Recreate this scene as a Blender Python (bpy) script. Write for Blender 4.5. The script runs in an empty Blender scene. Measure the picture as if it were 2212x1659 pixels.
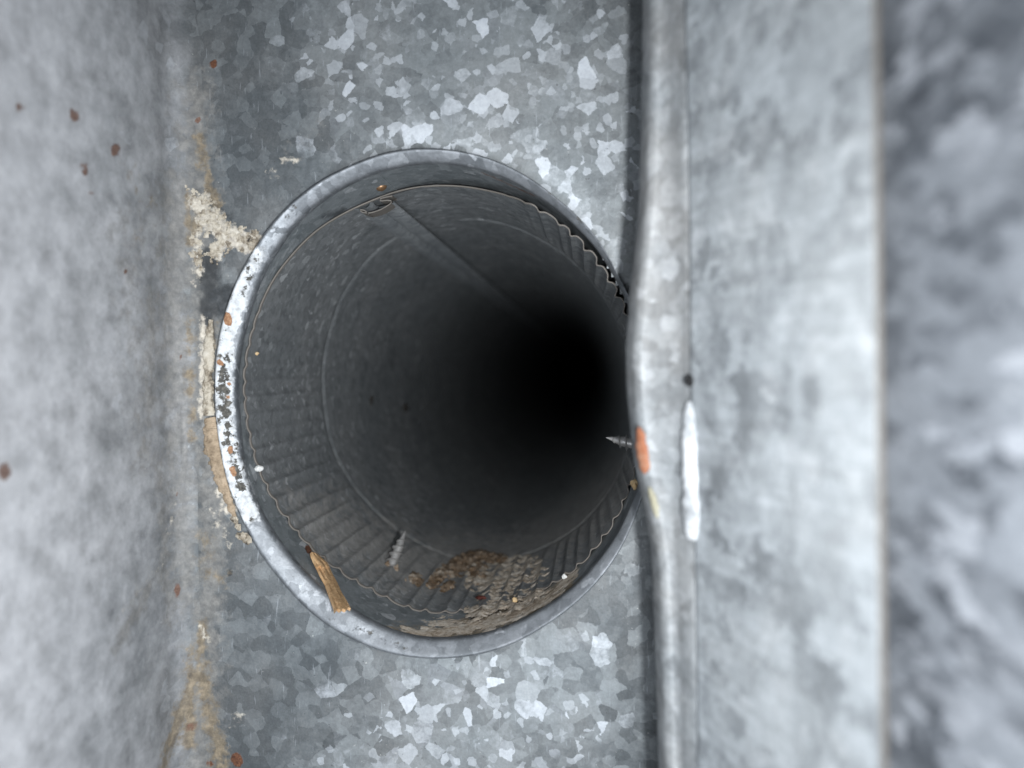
import bpy, bmesh, math, random
import numpy as np
from mathutils import Vector, Matrix, Euler, noise as mnoise

random.seed(7)
SC = bpy.context.scene
COL = SC.collection

# ------------------------------------------------------------------ camera
FPX, CX, CY = 1597.0, 1106.0, 829.5          # focal length and centre, in 2212 x 1659 units
CAM = Vector((0.0, -0.225, 0.0))
cam_d = bpy.data.cameras.new('camera')
cam = bpy.data.objects.new('camera', cam_d)
COL.objects.link(cam)
cam.location = CAM
cam.rotation_euler = Euler((math.radians(90 - 1.43), 0, math.radians(5.86)), 'XYZ')
cam_d.sensor_width = 36
cam_d.lens = 36 * FPX / 2212.0
cam_d.clip_start = 0.005
cam_d.clip_end = 20
cam_d.dof.use_dof = True
cam_d.dof.focus_distance = 0.246
cam_d.dof.aperture_fstop = 6.2
SC.camera = cam

# ------------------------------------------------------------------ world + lamps
w = bpy.data.worlds.new('World')
SC.world = w
w.use_nodes = True
w.node_tree.nodes['Background'].inputs[0].default_value = (0.75, 0.85, 1.0, 1)
w.node_tree.nodes['Background'].inputs[1].default_value = 0.03

def lamp(name, kind, loc, energy, color, size=0.01, aim=(0, 0.1, 0), **kw):
    d = bpy.data.lights.new(name, kind)
    d.energy = energy
    d.color = color
    if kind == 'AREA':
        d.shape = kw.get('shape', 'DISK')
        d.size = size
    else:
        d.shadow_soft_size = size
    o = bpy.data.objects.new(name, d)
    COL.objects.link(o)
    o.location = loc
    o.rotation_euler = (Vector(aim) - Vector(loc)).to_track_quat('-Z', 'Y').to_euler()
    return o

# the phone's own flash, right of the lens
fl_ = lamp('phone_flash', 'SPOT', (0.021, -0.228, -0.012), 2.6, (0.96, 0.985, 1.0), 0.005, aim=(-0.008, 0.0, -0.034))
fl_.data.spot_size = math.radians(124)
fl_.data.spot_blend = 1.0
# soft light of the room falling in through the open end of the duct behind the camera
lamp('open_end_light', 'AREA', (0.03, -0.50, -0.17), 1.95, (0.88, 0.94, 1.0), 0.34, aim=(-0.02, 0.0, -0.01))

SC.view_settings.view_transform = 'Standard'
SC.view_settings.look = 'None'
SC.view_settings.exposure = 0.0
SC.view_settings.gamma = 1.0
SC.render.engine = 'CYCLES'
SC.cycles.use_denoising = True
SC.cycles.adaptive_threshold = 0.02
SC.cycles.max_bounces = 8
SC.cycles.sample_clamp_indirect = 4

# ------------------------------------------------------------------ pixel <-> world helpers (design aid)
RM = cam.rotation_euler.to_matrix()
RN = np.array(RM)
CN = np.array(CAM)

def ray(px, py):
    v = RM @ Vector(((px - CX) / FPX, (CY - py) / FPX, -1.0))
    return v / v.y                             # unit step in world Y

def at_y(px, py, y):
    return CAM + ray(px, py) * (y - CAM.y)

def at_x(px, py, x):
    d = ray(px, py)
    return CAM + d * ((x - CAM.x) / d.x)

def proj(P):
    q = (np.asarray(P) - CN) @ RN              # camera space
    z = -q[..., 2]
    z = np.where(np.abs(z) < 1e-4, 1e-4, z)
    px = CX + FPX * q[..., 0] / z
    py = CY - FPX * q[..., 1] / z
    bad = z < 0.01
    return np.where(bad, -9e3, px), np.where(bad, -9e3, py)

# ------------------------------------------------------------------ small mesh helpers
def link_mesh(name, verts, faces, mat, parent=None, smooth=True, attrs=None):
    me = bpy.data.meshes.new(name)
    verts = np.asarray(verts, dtype=float).reshape(-1, 3)
    me.from_pydata(verts.tolist(), [], [list(map(int, f)) for f in faces])
    if smooth:
        me.polygons.foreach_set('use_smooth', [True] * len(me.polygons))
    if attrs:
        for k, v in attrs.items():
            a = me.attributes.new(k, 'FLOAT', 'POINT')
            a.data.foreach_set('value', np.asarray(v, dtype=np.float32).ravel())
    me.materials.append(mat)
    me.update()
    o = bpy.data.objects.new(name, me)
    COL.objects.link(o)
    if parent is not None:
        o.parent = parent
        o.matrix_parent_inverse = base_of(parent).inverted()
    return o

def base_of(o):
    m = Matrix.LocRotScale(o.location, o.rotation_euler, o.scale)
    if o.parent is not None:
        m = base_of(o.parent) @ o.matrix_parent_inverse @ m
    return m

def tag(o, label, cat, group=None, kind=None):
    o['label'] = label
    o['category'] = cat
    if group: o['group'] = group
    if kind: o['kind'] = kind
    return o

def thing(name, loc, label, cat, group=None):
    o = bpy.data.objects.new(name, None)
    o.empty_display_size = 0.01
    COL.objects.link(o)
    o.location = loc
    return tag(o, label, cat, group)

def grid_faces(nr, nc, closed=False, keep=None):
    r = np.arange(nr - 1)[:, None]
    c = np.arange(nc if closed else nc - 1)[None, :]
    c2 = (c + 1) % nc
    F = np.stack([r * nc + c, r * nc + c2, (r + 1) * nc + c2, (r + 1) * nc + c], -1).reshape(-1, 4)
    if keep is not None:
        F = F[keep.ravel()]
    return F

def fbm(P, s, oct=4, seed=0.0):
    P = np.asarray(P).reshape(-1, 3)
    off = Vector((seed * 3.1, seed * 7.7, seed * 1.3))
    out = np.empty(len(P))
    for i, p in enumerate(P):
        q = Vector((p[0] * s, p[1] * s, p[2] * s)) + off
        out[i] = mnoise.fractal(q, 0.6, 2.1, oct)
    return out

def seg_field(px, py, blobs):
    """soft field of stains: each blob is (polyline in pixels, radius, strength)"""
    f = np.zeros_like(px)
    for pts, r, s in blobs:
        pts = [np.array(p, float) for p in pts]
        if len(pts) == 1:
            pts = pts * 2
        d = np.full_like(px, 1e9)
        for a, b in zip(pts[:-1], pts[1:]):
            ab = b - a
            L = max(ab @ ab, 1e-9)
            t = np.clip(((px - a[0]) * ab[0] + (py - a[1]) * ab[1]) / L, 0, 1)
            d = np.minimum(d, np.hypot(px - a[0] - t * ab[0], py - a[1] - t * ab[1]))
        f = np.maximum(f, s * np.clip(1 - d / r, 0, 1))
    return f

# ------------------------------------------------------------------ materials
class NT:
    def __init__(self, name):
        self.m = bpy.data.materials.new(name)
        self.m.use_nodes = True
        self.t = self.m.node_tree
        self.b = self.t.nodes['Principled BSDF']
        self.tc = self.t.nodes.new('ShaderNodeTexCoord')
    def n(self, typ, **kw):
        x = self.t.nodes.new(typ)
        for k, v in kw.items():
            setattr(x, k, v)
        return x
    def l(self, a, b):
        self.t.links.new(a, b)
    def put(self, sock, v):
        if hasattr(v, 'is_linked') or isinstance(v, bpy.types.NodeSocket):
            self.l(v, sock)
        else:
            sock.default_value = v
    def math(self, op, a, b=0.0, c=0.0, clamp=False):
        x = self.n('ShaderNodeMath', operation=op, use_clamp=clamp)
        for i, v in enumerate((a, b, c)):
            self.put(x.inputs[i], v)
        return x.outputs[0]
    def vmath(self, op, a, b=(0, 0, 0), scale=1.0):
        x = self.n('ShaderNodeVectorMath', operation=op)
        self.put(x.inputs[0], a)
        self.put(x.inputs[1], b)
        if op == 'SCALE':
            self.put(x.inputs['Scale'], scale)
        return x.outputs[0]
    def noise(self, vec, scale, detail=4, rough=0.55, dist=0.0):
        x = self.n('ShaderNodeTexNoise')
        self.l(vec, x.inputs['Vector'])
        x.inputs['Scale'].default_value = scale
        x.inputs['Detail'].default_value = detail
        x.inputs['Roughness'].default_value = rough
        x.inputs['Distortion'].default_value = dist
        return x
    def vor(self, vec, scale, feature='F1'):
        x = self.n('ShaderNodeTexVoronoi', feature=feature)
        self.l(vec, x.inputs['Vector'])
        x.inputs['Scale'].default_value = scale
        return x
    def ramp(self, fac, stops, interp='LINEAR'):
        x = self.n('ShaderNodeValToRGB')
        x.color_ramp.interpolation = interp
        e = x.color_ramp.elements
        while len(e) < len(stops):
            e.new(0.5)
        for k, (p, c) in enumerate(stops):
            e[k].position = p
            e[k].color = c if len(c) == 4 else (*c, 1)
        self.l(fac, x.inputs[0])
        return x.outputs[0]
    def mix(self, fac, a, b, blend='MIX'):
        x = self.n('ShaderNodeMix', data_type='RGBA', blend_type=blend)
        self.put(x.inputs[0], fac)
        for s, v in ((6, a), (7, b)):
            if isinstance(v, tuple):
                v = v if len(v) == 4 else (*v, 1)
            self.put(x.inputs[s], v)
        return x.outputs[2]
    def smooth(self, v, lo, hi):
        x = self.n('ShaderNodeMapRange', interpolation_type='SMOOTHSTEP')
        self.put(x.inputs[0], v)
        x.inputs[1].default_value = lo
        x.inputs[2].default_value = hi
        return x.outputs[0]
    def attr(self, name):
        return self.n('ShaderNodeAttribute', attribute_name=name).outputs['Fac']

def g(v):
    return (v, v, v)

def galvanized(name, size=0.0042, dark=(.10, .112, .118), mid=(.19, .205, .215), light=(.46, .48, .51),
               bright=0.22, tilt=0.16, metallic=0.5, rough=0.42, stretch=(1, 1, 1), rot=(0, 0, 0), warp=0.0011,
               patch=0.5, stains=(), spangle_light=None, cloud=0.0, dust=0.0, dustcol=(.30, .28, .26), brush=0.0, brush_dir=(1, 1, 1), scratch=0.25):
    """zinc sheet: crystal spangles as randomly tilted facets, with dust, scratches, stains and painted light"""
    k = NT(name)
    mp = k.n('ShaderNodeMapping')
    k.l(k.tc.outputs['Object'], mp.inputs[0])
    mp.inputs['Scale'].default_value = stretch
    mp.inputs['Rotation'].default_value = rot
    co = mp.outputs[0]
    nz = k.noise(co, 330, 3)
    off = k.vmath('SCALE', k.vmath('SUBTRACT', nz.outputs['Color'], (.5, .5, .5)), scale=warp * 2)
    wc = k.vmath('ADD', co, off)
    v1 = k.vor(wc, 1 / size)
    v2 = k.vor(k.vmath('ADD', wc, (3.1, 1.7, 9.2)), 2.1 / size)
    s1 = k.n('ShaderNodeSeparateColor'); k.l(v1.outputs['Color'], s1.inputs[0])
    s2 = k.n('ShaderNodeSeparateColor'); k.l(v2.outputs['Color'], s2.inputs[0])
    big = k.noise(co, 26, 4, 0.6)
    med = k.noise(co, 140, 5, 0.65)
    fine = k.noise(co, 1500, 4, 0.7)
    # how likely a grain is a bright one differs from place to place
    p = k.math('MULTIPLY_ADD', k.math('SUBTRACT', big.outputs[0], 0.5), patch, 0.0)
    if spangle_light:
        p = k.math('ADD', p, k.math('MULTIPLY_ADD', k.attr('spangle_light'), spangle_light, -spangle_light * .5))
    val = k.math('ADD', s1.outputs[0], p)
    fea = k.math('MULTIPLY', k.math('SUBTRACT', k.noise(co, 420, 5, .7).outputs[0], .5), .34)
    val = k.math('ADD', val, fea)
    lit = k.smooth(val, 1 - bright - 0.08, 1 - bright + 0.16)
    lit = k.math('MULTIPLY', lit, k.math('MULTIPLY_ADD', s1.outputs[1], 0.95, 0.08))
    val2 = k.math('ADD', s2.outputs[0], p)
    lit2 = k.math('MULTIPLY', k.smooth(val2, 1 - bright * 0.45, 1 - bright * 0.45 + .05), k.math('MULTIPLY_ADD', s2.outputs[2], 0.6, 0.1))
    tone = k.math('ADD', k.math('MULTIPLY', s1.outputs[2], 0.62), k.math('MULTIPLY', med.outputs[0], 0.70))
    tone = k.math('ADD', tone, k.math('MULTIPLY', s2.outputs[1], 0.16))
    if cloud:
        cl = k.noise(co, 62, 5, .62, .4)
        tone = k.math('ADD', tone, k.math('MULTIPLY', k.math('SUBTRACT', cl.outputs[0], .5), cloud))
    if spangle_light:
        tone = k.math('ADD', tone, k.math('MULTIPLY_ADD', k.attr('spangle_light'), .55, -.38))  # base tone painted darker where the sheet catches less flash
    c = k.mix(k.smooth(tone, 0.15, 1.15), dark, mid)
    c = k.mix(k.math('MAXIMUM', lit, lit2, clamp=True), c, light)
    # overall dusting
    dm = k.smooth(k.math('ADD', big.outputs[0], k.math('MULTIPLY', fine.outputs[0], .35)), .48, .95)
    if dust:
        c = k.mix(k.math('MULTIPLY', dm, dust), c, dustcol)
    # tiny dark pits and pale specks
    pit = k.smooth(k.noise(co, 900, 2).outputs[0], .70, .76)
    c = k.mix(k.math('MULTIPLY', pit, .6), c, (.03, .03, .03))
    spk = k.smooth(k.noise(k.vmath('ADD', co, (5, 5, 5)), 800, 2).outputs[0], .735, .77)
    c = k.mix(k.math('MULTIPLY', spk, .6), c, (.5, .5, .48))
    # fine mottling
    m4 = k.noise(co, 520, 5, .7)
    c = k.mix(.45, c, k.ramp(m4.outputs[0], [(.25, g(.3)), (.75, g(.7))]), 'OVERLAY')
    sm = k.n('ShaderNodeMapping'); k.l(k.tc.outputs['Object'], sm.inputs[0])
    sm.inputs['Rotation'].default_value = (.3, .7, .2); sm.inputs['Scale'].default_value = (1, .12, .12)
    scr = k.smooth(k.noise(sm.outputs[0], 1400, 2, .5).outputs[0], .66, .74)
    c = k.mix(k.math('MULTIPLY', scr, scratch), c, light)
    c = k.mix(.35, c, k.ramp(fine.outputs[0], [(.25, g(.35)), (.75, g(.65))]), 'OVERLAY')
    br = None
    if brush:
        m2 = k.n('ShaderNodeMapping'); k.l(k.tc.outputs['Object'], m2.inputs[0])
        m2.inputs['Scale'].default_value = brush_dir
        br = k.noise(m2.outputs[0], 260, 4, .6).outputs[0]
        c = k.mix(brush, c, k.ramp(br, [(.3, g(.3)), (.7, g(.7))]), 'OVERLAY')
    met = None
    rgh = k.math('ADD', k.math('MULTIPLY', s1.outputs[1], .14), rough - .07)
    rgh = k.math('ADD', rgh, k.math('MULTIPLY', dm, .12))
    cover = None
    for st in stains:
        a = k.attr(st['attr'])
        n1 = k.noise(co, st.get('scale', 420), 6, .68)
        fld = k.math('ADD', a, k.math('MULTIPLY', k.math('SUBTRACT', n1.outputs[0], .5), st.get('break', 1.2)))
        fld = k.math('MULTIPLY', fld, k.smooth(a, 0.02, 0.12))
        msk = k.smooth(fld, st.get('lo', .35), st.get('hi', .5))
        msk = k.math('MULTIPLY', msk, st.get('amount', 1.0))
        n2 = k.noise(k.vmath('ADD', co, (1.3, 2.2, .4)), st.get('scale', 420) * 1.7, 5, .65)
        sc = k.ramp(n2.outputs[0], [(.3, st['c0']), (.52, st['c1']), (.7, st['c2'])])
        c = k.mix(msk, c, sc)
        cover = msk if cover is None else k.math('MAXIMUM', cover, msk)
    k.l(c, k.b.inputs['Base Color'])
    if cover is not None:
        met = k.math('MULTIPLY', k.math('SUBTRACT', 1.0, cover), metallic)
        k.l(met, k.b.inputs['Metallic'])
        rgh = k.math('ADD', rgh, k.math('MULTIPLY', cover, .35), clamp=True)
    else:
        k.b.inputs['Metallic'].default_value = metallic
    k.l(rgh, k.b.inputs['Roughness'])
    k.b.inputs['Specular IOR Level'].default_value = .4
    # facet tilt
    geo = k.n('ShaderNodeNewGeometry')
    d = k.vmath('SCALE', k.vmath('SUBTRACT', v1.outputs['Color'], (.5, .5, .5)), scale=tilt)
    d2 = k.vmath('SCALE', k.vmath('SUBTRACT', v2.outputs['Color'], (.5, .5, .5)), scale=tilt * .5)
    nn = k.vmath('NORMALIZE', k.vmath('ADD', k.vmath('ADD', geo.outputs['Normal'], d), d2))
    bp = k.n('ShaderNodeBump')
    bp.inputs['Strength'].default_value = .35
    bp.inputs['Distance'].default_value = .0004
    h = k.math('ADD', k.math('MULTIPLY', fine.outputs[0], .4), k.math('MULTIPLY', med.outputs[0], .8))
    if cover is not None:
        h = k.math('ADD', h, k.math('MULTIPLY', cover, 1.1))
    if br is not None:
        h = k.math('ADD', h, k.math('MULTIPLY', br, .5))
    k.l(h, bp.inputs['Height'])
    k.l(nn, bp.inputs['Normal'])
    k.l(bp.outputs[0], k.b.inputs['Normal'])
    return k.m

def crusty(name, stops, scale=500, rough=.9, bump=.9, dist=.0008, speck=None):
    k = NT(name)
    co = k.tc.outputs['Object']
    n1 = k.noise(co, scale, 6, .7)
    n2 = k.noise(k.vmath('ADD', co, (4, 1, 2)), scale * .28, 4, .6)
    f = k.math('ADD', k.math('MULTIPLY', n1.outputs[0], .55), k.math('MULTIPLY', n2.outputs[0], .45))
    c = k.ramp(f, stops)
    if speck:
        sp = k.smooth(k.noise(k.vmath('ADD', co, (9, 9, 9)), scale * 2.2, 2).outputs[0], .64, .7)
        c = k.mix(sp, c, speck)
    k.l(c, k.b.inputs['Base Color'])
    k.b.inputs['Roughness'].default_value = rough
    k.b.inputs['Specular IOR Level'].default_value = .25
    bp = k.n('ShaderNodeBump')
    bp.inputs['Strength'].default_value = bump
    bp.inputs['Distance'].default_value = dist
    k.l(f, bp.inputs['Height'])
    k.l(bp.outputs[0], k.b.inputs['Normal'])
    return k.m

def plain_metal(name, col, rough=.3, metallic=1.0, vary=.3):
    k = NT(name)
    co = k.tc.outputs['Object']
    n1 = k.noise(co, 700, 5, .65)
    c = k.mix(n1.outputs[0], tuple(x * (1 - vary) for x in col), tuple(min(1, x * (1 + vary)) for x in col))
    k.l(c, k.b.inputs['Base Color'])
    k.b.inputs['Metallic'].default_value = metallic
    k.l(k.math('MULTIPLY_ADD', n1.outputs[0], .2, rough - .1), k.b.inputs['Roughness'])
    bp = k.n('ShaderNodeBump')
    bp.inputs['Strength'].default_value = .3
    bp.inputs['Distance'].default_value = .0002
    k.l(n1.outputs[0], bp.inputs['Height'])
    k.l(bp.outputs[0], k.b.inputs['Normal'])
    return k.m

S_WHITE = dict(attr='pale', c0=(.34, .30, .26), c1=(.60, .55, .47), c2=(.74, .69, .60), **{'break': 1.9}, lo=.32, hi=.72, scale=380, amount=.92)
S_BROWN = dict(attr='tan', c0=(.10, .075, .05), c1=(.24, .19, .125), c2=(.40, .32, .22), **{'break': 2.3}, lo=.22, hi=.8, scale=260, amount=.8)
S_RUST = dict(attr='rust', c0=(.05, .02, .012), c1=(.13, .055, .03), c2=(.24, .11, .06), **{'break': .5}, lo=.25, hi=.5, scale=500)
S_SOOT_SHADE = dict(attr='soot_shade', c0=(.015, .017, .02), c1=(.03, .034, .038), c2=(.07, .075, .08), **{'break': 1.0}, lo=.25, hi=.85, scale=240, amount=.85)
S_FILM = dict(attr='film', c0=(.13, .127, .122), c1=(.245, .235, .22), c2=(.36, .345, .32), **{'break': 1.9}, lo=.25, hi=.8, scale=230, amount=.65)

M_PLATE = galvanized('galvanized_plate', .0046, dark=(.085, .096, .104), mid=(.215, .236, .248), light=(.52, .555, .60), bright=.14, patch=.6, tilt=.08, metallic=.25, rough=.45, spangle_light=.26,
                     stains=(S_FILM, S_SOOT_SHADE, S_BROWN, S_WHITE, S_RUST), dust=.25)
S_WALL_LIGHT = dict(attr='wall_light', c0=(.48, .483, .50), c1=(.70, .705, .735), c2=(.82, .825, .855), **{'break': .9}, lo=.0, hi=.95, scale=75, amount=.85)  # light on the near left wall, painted as a paler colour
S_RUSTW = dict(attr='rust', c0=(.09, .042, .028), c1=(.18, .095, .065), c2=(.26, .16, .12), **{'break': .9}, lo=.2, hi=.5, scale=600, amount=.9)
M_LEFT = galvanized('galvanized_left', .0042, dark=(.085, .096, .104), mid=(.215, .236, .248), light=(.42, .455, .50), bright=.125, patch=.65, tilt=.08, metallic=.25, rough=.45, spangle_light=.24,
                    stains=(S_WALL_LIGHT, S_FILM, S_SOOT_SHADE, S_BROWN, S_WHITE, S_RUSTW), dust=.25)
M_RIGHT = galvanized('galvanized_right', .0036, dark=(.055, .062, .074), mid=(.20, .217, .242), light=(.33, .35, .385), cloud=1.1, bright=.20, patch=1.2, tilt=.10, metallic=.25, rough=.5,
                     stretch=(1, .6, 1.1), rot=(.6, 0, 0), warp=.003)
M_STRIP = galvanized('galvanized_strip', .0048, dark=(.15, .163, .176), mid=(.39, .42, .445), light=(.51, .535, .56), bright=.12, patch=1.2, cloud=1.6, tilt=.05, metallic=.15, rough=.5,
                     brush=.35, brush_dir=(.2, .12, 2.2), dust=.5, dustcol=(.40, .42, .43), warp=.004)
M_LIP = galvanized('galvanized_lip', .0040, dark=(.13, .14, .148), mid=(.25, .267, .28), light=(.37, .39, .41), cloud=1.2, bright=.14, tilt=.06, metallic=.15, rough=.6, dust=.4, brush=.3, brush_dir=(1, 1, .1))
M_RIM = galvanized('galvanized_rim', .0034, dark=(.14, .152, .165), mid=(.25, .265, .285), light=(.42, .44, .47), bright=.10, tilt=.05, metallic=.5, rough=.46, warp=.0014,
                   stains=(dict(attr='worn_glint', c0=(.40, .41, .42), c1=(.66, .68, .70), c2=(.82, .84, .86), **{'break': 1.5}, lo=.25, hi=.5, scale=330, amount=.9),  # worn zinc plus the flash highlight painted pale on the left rim
                           dict(attr='soot_shade', c0=(.03, .03, .028), c1=(.09, .085, .075), c2=(.2, .19, .17), **{'break': 2.0}, lo=.42, hi=.55, scale=480),
                           dict(attr='rust', c0=(.16, .075, .04), c1=(.33, .18, .10), c2=(.46, .30, .19), **{'break': 1.3}, lo=.34, hi=.40, scale=620)))
M_SLEEVE = galvanized('galvanized_sleeve', .0034, dark=(.14, .158, .168), mid=(.23, .25, .262), light=(.44, .46, .48), bright=.10, tilt=.08, metallic=.2, rough=.5,
                      stains=(S_SOOT_SHADE, dict(S_BROWN, amount=.9), S_RUST))
M_PIPE = galvanized('galvanized_pipe', .0026, dark=(.125, .136, .144), mid=(.225, .238, .246), light=(.50, .52, .535), bright=.075, patch=.5, tilt=.08, metallic=.2, rough=.5,
                    stains=(S_SOOT_SHADE, dict(S_FILM, c0=(.22, .21, .20), c1=(.31, .30, .285), c2=(.38, .365, .35), amount=.7), S_RUST), dust=.4, dustcol=(.24, .24, .24))
M_OXID = plain_metal('oxidized_edge', (.085, .078, .07), .65, .1, .5)
M_SEAM = galvanized('galvanized_seam', .0030, dark=(.18, .195, .21), mid=(.30, .32, .335), light=(.5, .52, .54), bright=.10, tilt=.08, metallic=.2, rough=.48, dust=.3, dustcol=(.3, .3, .29))
M_EDGE = plain_metal('cut_edge', (.16, .145, .13), .6, .2)
M_SCREW = plain_metal('screw_steel', (.44, .43, .42), .34, .55, .45)
M_GLARE = crusty('glare_metal', [(.36, (.22, .23, .24)), (.47, (.42, .44, .46)), (.58, (.66, .68, .70))], 300, .42, .3, .0002)  # flash glare on the tab, painted as a pale colour
M_DARK = plain_metal('hole_shade', (.012, .012, .013), .8, .2)
M_MORTAR = crusty('dried_mortar', [(.30, (.10, .075, .05)), (.45, (.30, .23, .16)), (.58, (.46, .36, .26)), (.72, (.56, .48, .39))], 420)
M_PALE = crusty('pale_plaster', [(.36, (.03, .028, .026)), (.44, (.26, .22, .17)), (.52, (.50, .45, .37)), (.7, (.66, .62, .55))], 420)
M_DIRT = crusty('brown_dirt', [(.30, (.025, .015, .009)), (.42, (.13, .085, .05)), (.52, (.27, .20, .14)), (.62, (.46, .40, .33)), (.75, (.62, .57, .5))], 420, dist=.0012, speck=(.5, .46, .4))
M_SAND = crusty('sandy_dirt', [(.30, (.09, .068, .047)), (.42, (.34, .275, .21)), (.50, (.52, .45, .37)), (.60, (.66, .61, .54)), (.75, (.78, .75, .70))], 900, bump=.35, dist=.0003)
M_ORANGE = crusty('orange_sealant', [(.35, (.17, .075, .045)), (.5, (.30, .115, .06)), (.65, (.36, .22, .15))], 500, .6, .4)
M_YELLOW = crusty('yellow_smear', [(.35, (.22, .21, .16)), (.5, (.32, .30, .22)), (.65, (.38, .38, .34))], 400, .7, .4)
M_CRUMB = crusty('tan_crumb', [(.35, (.36, .23, .1)), (.5, (.56, .40, .22)), (.65, (.65, .52, .35))], 900, .8, .5)
M_WHITE = crusty('white_stone', [(.3, (.55, .55, .53)), (.5, (.78, .78, .76)), (.7, (.85, .85, .83))], 900, .6, .4)
M_RED = crusty('red_flake', [(.35, (.03, .01, .008)), (.5, (.075, .02, .015)), (.65, (.13, .05, .04))], 900, .6, .4)
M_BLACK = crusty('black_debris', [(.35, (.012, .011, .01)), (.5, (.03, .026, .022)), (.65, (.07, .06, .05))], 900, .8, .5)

def wood_mat():
    k = NT('splintered_wood')
    m2 = k.n('ShaderNodeMapping'); k.l(k.tc.outputs['Generated'], m2.inputs[0])
    m2.inputs['Rotation'].default_value = (0, math.radians(26), 0)
    m2.inputs['Scale'].default_value = (9, 9, .8)
    n1 = k.noise(m2.outputs[0], 3.2, 6, .65, .6)
    c = k.ramp(n1.outputs[0], [(.28, (.22, .12, .06)), (.45, (.46, .28, .14)), (.6, (.60, .40, .22)), (.75, (.68, .52, .33))])
    k.l(c, k.b.inputs['Base Color'])
    k.b.inputs['Roughness'].default_value = .7
    bp = k.n('ShaderNodeBump'); bp.inputs['Strength'].default_value = .6; bp.inputs['Distance'].default_value = .0004
    k.l(n1.outputs[0], bp.inputs['Height']); k.l(bp.outputs[0], k.b.inputs['Normal'])
    return k.m
M_WOOD = wood_mat()

# ------------------------------------------------------------------ outlines of the opening
RIM_IN = [(929,347),(802,370),(708,416),(642,470),(591,540),(555,601),(536,656),(518,721),(506,787),(503,830),(506,884),(511,950),(522,1023),
          (547,1088),(584,1157),(631,1219),(693,1281),(758,1325),(836,1366),(921,1386),(1041,1376),(1114,1351),(1179,1316),(1245,1267),(1296,1209),
          (1339,1147),(1368,1081),(1383,1041),(1393,960),(1396,860),(1385,760),(1350,640),(1307,562),(1281,522),(1249,489),(1205,449),(1150,413),(1096,383),(1041,363),(986,350)]
RIM_OUT = [(929,323),(838,332),(766,359),(693,394),(638,438),(584,496),(544,558),(511,620),(489,681),(473,758),(469,823),(471,906),(482,979),(504,1059),
           (533,1125),(569,1197),(617,1259),(675,1321),(729,1361),(823,1402),(932,1420),(1041,1409),(1114,1385),(1187,1344),(1241,1303),(1289,1256),
           (1332,1198),(1361,1139),(1383,1085),(1406,960),(1411,860),(1402,760),(1365,655),(1332,594),(1303,533),(1260,478),(1205,431),(1150,389),(1096,360),(1041,338),(975,326)]
PIPE_EDGE = [(527,801),(527,823),(529,863),(538,943),(564,1019),(591,1088),(620,1125),(675,1190),(726,1230),(806,1274),(911,1321),(1000,1318),(1080,1305),(1150,1283),(1216,1252),(1296,1172),(1368,1023),
             (1321,581),(1296,551),(1270,523),(1241,496),(1208,474),(1179,454),(1143,440),(1107,425),(1074,416),(1041,409),(950,403),(897,403),(849,420),(773,452),(722,474),(675,507),(631,547),(591,601),(562,656),(544,703),(538,740)]
BEAD = [(697,800),(700,900),(750,1030),(800,1090),(870,1152),(940,1188),(1010,1206),(1100,1205),(1200,1165),(1330,1040)]

YR = -0.0032                                   # front of the rim
NTH = 1080
TH = np.arange(NTH) / NTH * 2 * np.pi
c0 = at_y(945, 868, YR)
PC = np.array((c0.x, c0.z))                    # centre of the opening, world XZ

def smooth_periodic(a, sig):
    f = np.fft.fft(a)
    k = np.fft.fftfreq(len(a)) * len(a)
    return np.real(np.fft.ifft(f * np.exp(-(k * sig) ** 2 / 2)))

def polar(pts, y, sig=.03):
    th, rr = [], []
    for p in pts:
        q = at_y(p[0], p[1], y)
        th.append(math.atan2(q.z - PC[1], q.x - PC[0]) % (2 * math.pi))
        rr.append(math.hypot(q.x - PC[0], q.z - PC[1]))
    o = np.argsort(th)
    th = np.array(th)[o]; rr = np.array(rr)[o]
    a = np.interp(TH, np.concatenate([th - 2 * np.pi, th, th + 2 * np.pi]), np.tile(rr, 3))
    return smooth_periodic(a, sig)

R_IN = polar(RIM_IN, YR, .045)
R_OUT = polar(RIM_OUT, -0.0015, .045)
R_SLV = R_IN + 0.0006                          # sleeve behind the rolled rim
deg = np.degrees(TH)

def bump_deg(c, wd):
    d = (deg - c + 180) % 360 - 180
    return np.exp(-(d / wd) ** 2)
GAP = 0.0006 + 0.0026 * bump_deg(82, 34) + 0.0010 * bump_deg(45, 30)
R_PIPE = R_SLV - GAP

def rad(table, th):
    return np.interp(th % (2 * np.pi), np.append(TH, 2 * np.pi), np.append(table, table[0]))

def hit_tube(px, py, table, y0=-.003, y1=1.2):
    """where the line of sight through a pixel meets a tube wall"""
    d = ray(px, py)
    def ins(y):
        q = CAM + d * (y - CAM.y)
        th = math.atan2(q.z - PC[1], q.x - PC[0])
        return math.hypot(q.x - PC[0], q.z - PC[1]) - rad(table, np.array(th))
    ys = np.linspace(y0, y1, 900)
    last = y0
    for y in ys:
        if ins(y) > 0:
            lo, hi = last, y
            for _ in range(30):
                m = (lo + hi) / 2
                if ins(m) > 0: hi = m
                else: lo = m
            q = CAM + d * (hi - CAM.y)
            return q, math.atan2(q.z - PC[1], q.x - PC[0]) % (2 * math.pi)
        last = y
    q = CAM + d * (y1 - CAM.y)
    return q, math.atan2(q.z - PC[1], q.x - PC[0]) % (2 * math.pi)

def depth_table(pts, table, sig):
    th, yy = [], []
    for p in pts:
        q, t = hit_tube(p[0], p[1], table)
        th.append(t); yy.append(q.y)
    o = np.argsort(th)
    th = np.array(th)[o]; yy = np.array(yy)[o]
    a = np.interp(TH, np.concatenate([th - 2 * np.pi, th, th + 2 * np.pi]), np.tile(yy, 3))
    return smooth_periodic(a, sig)

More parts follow.
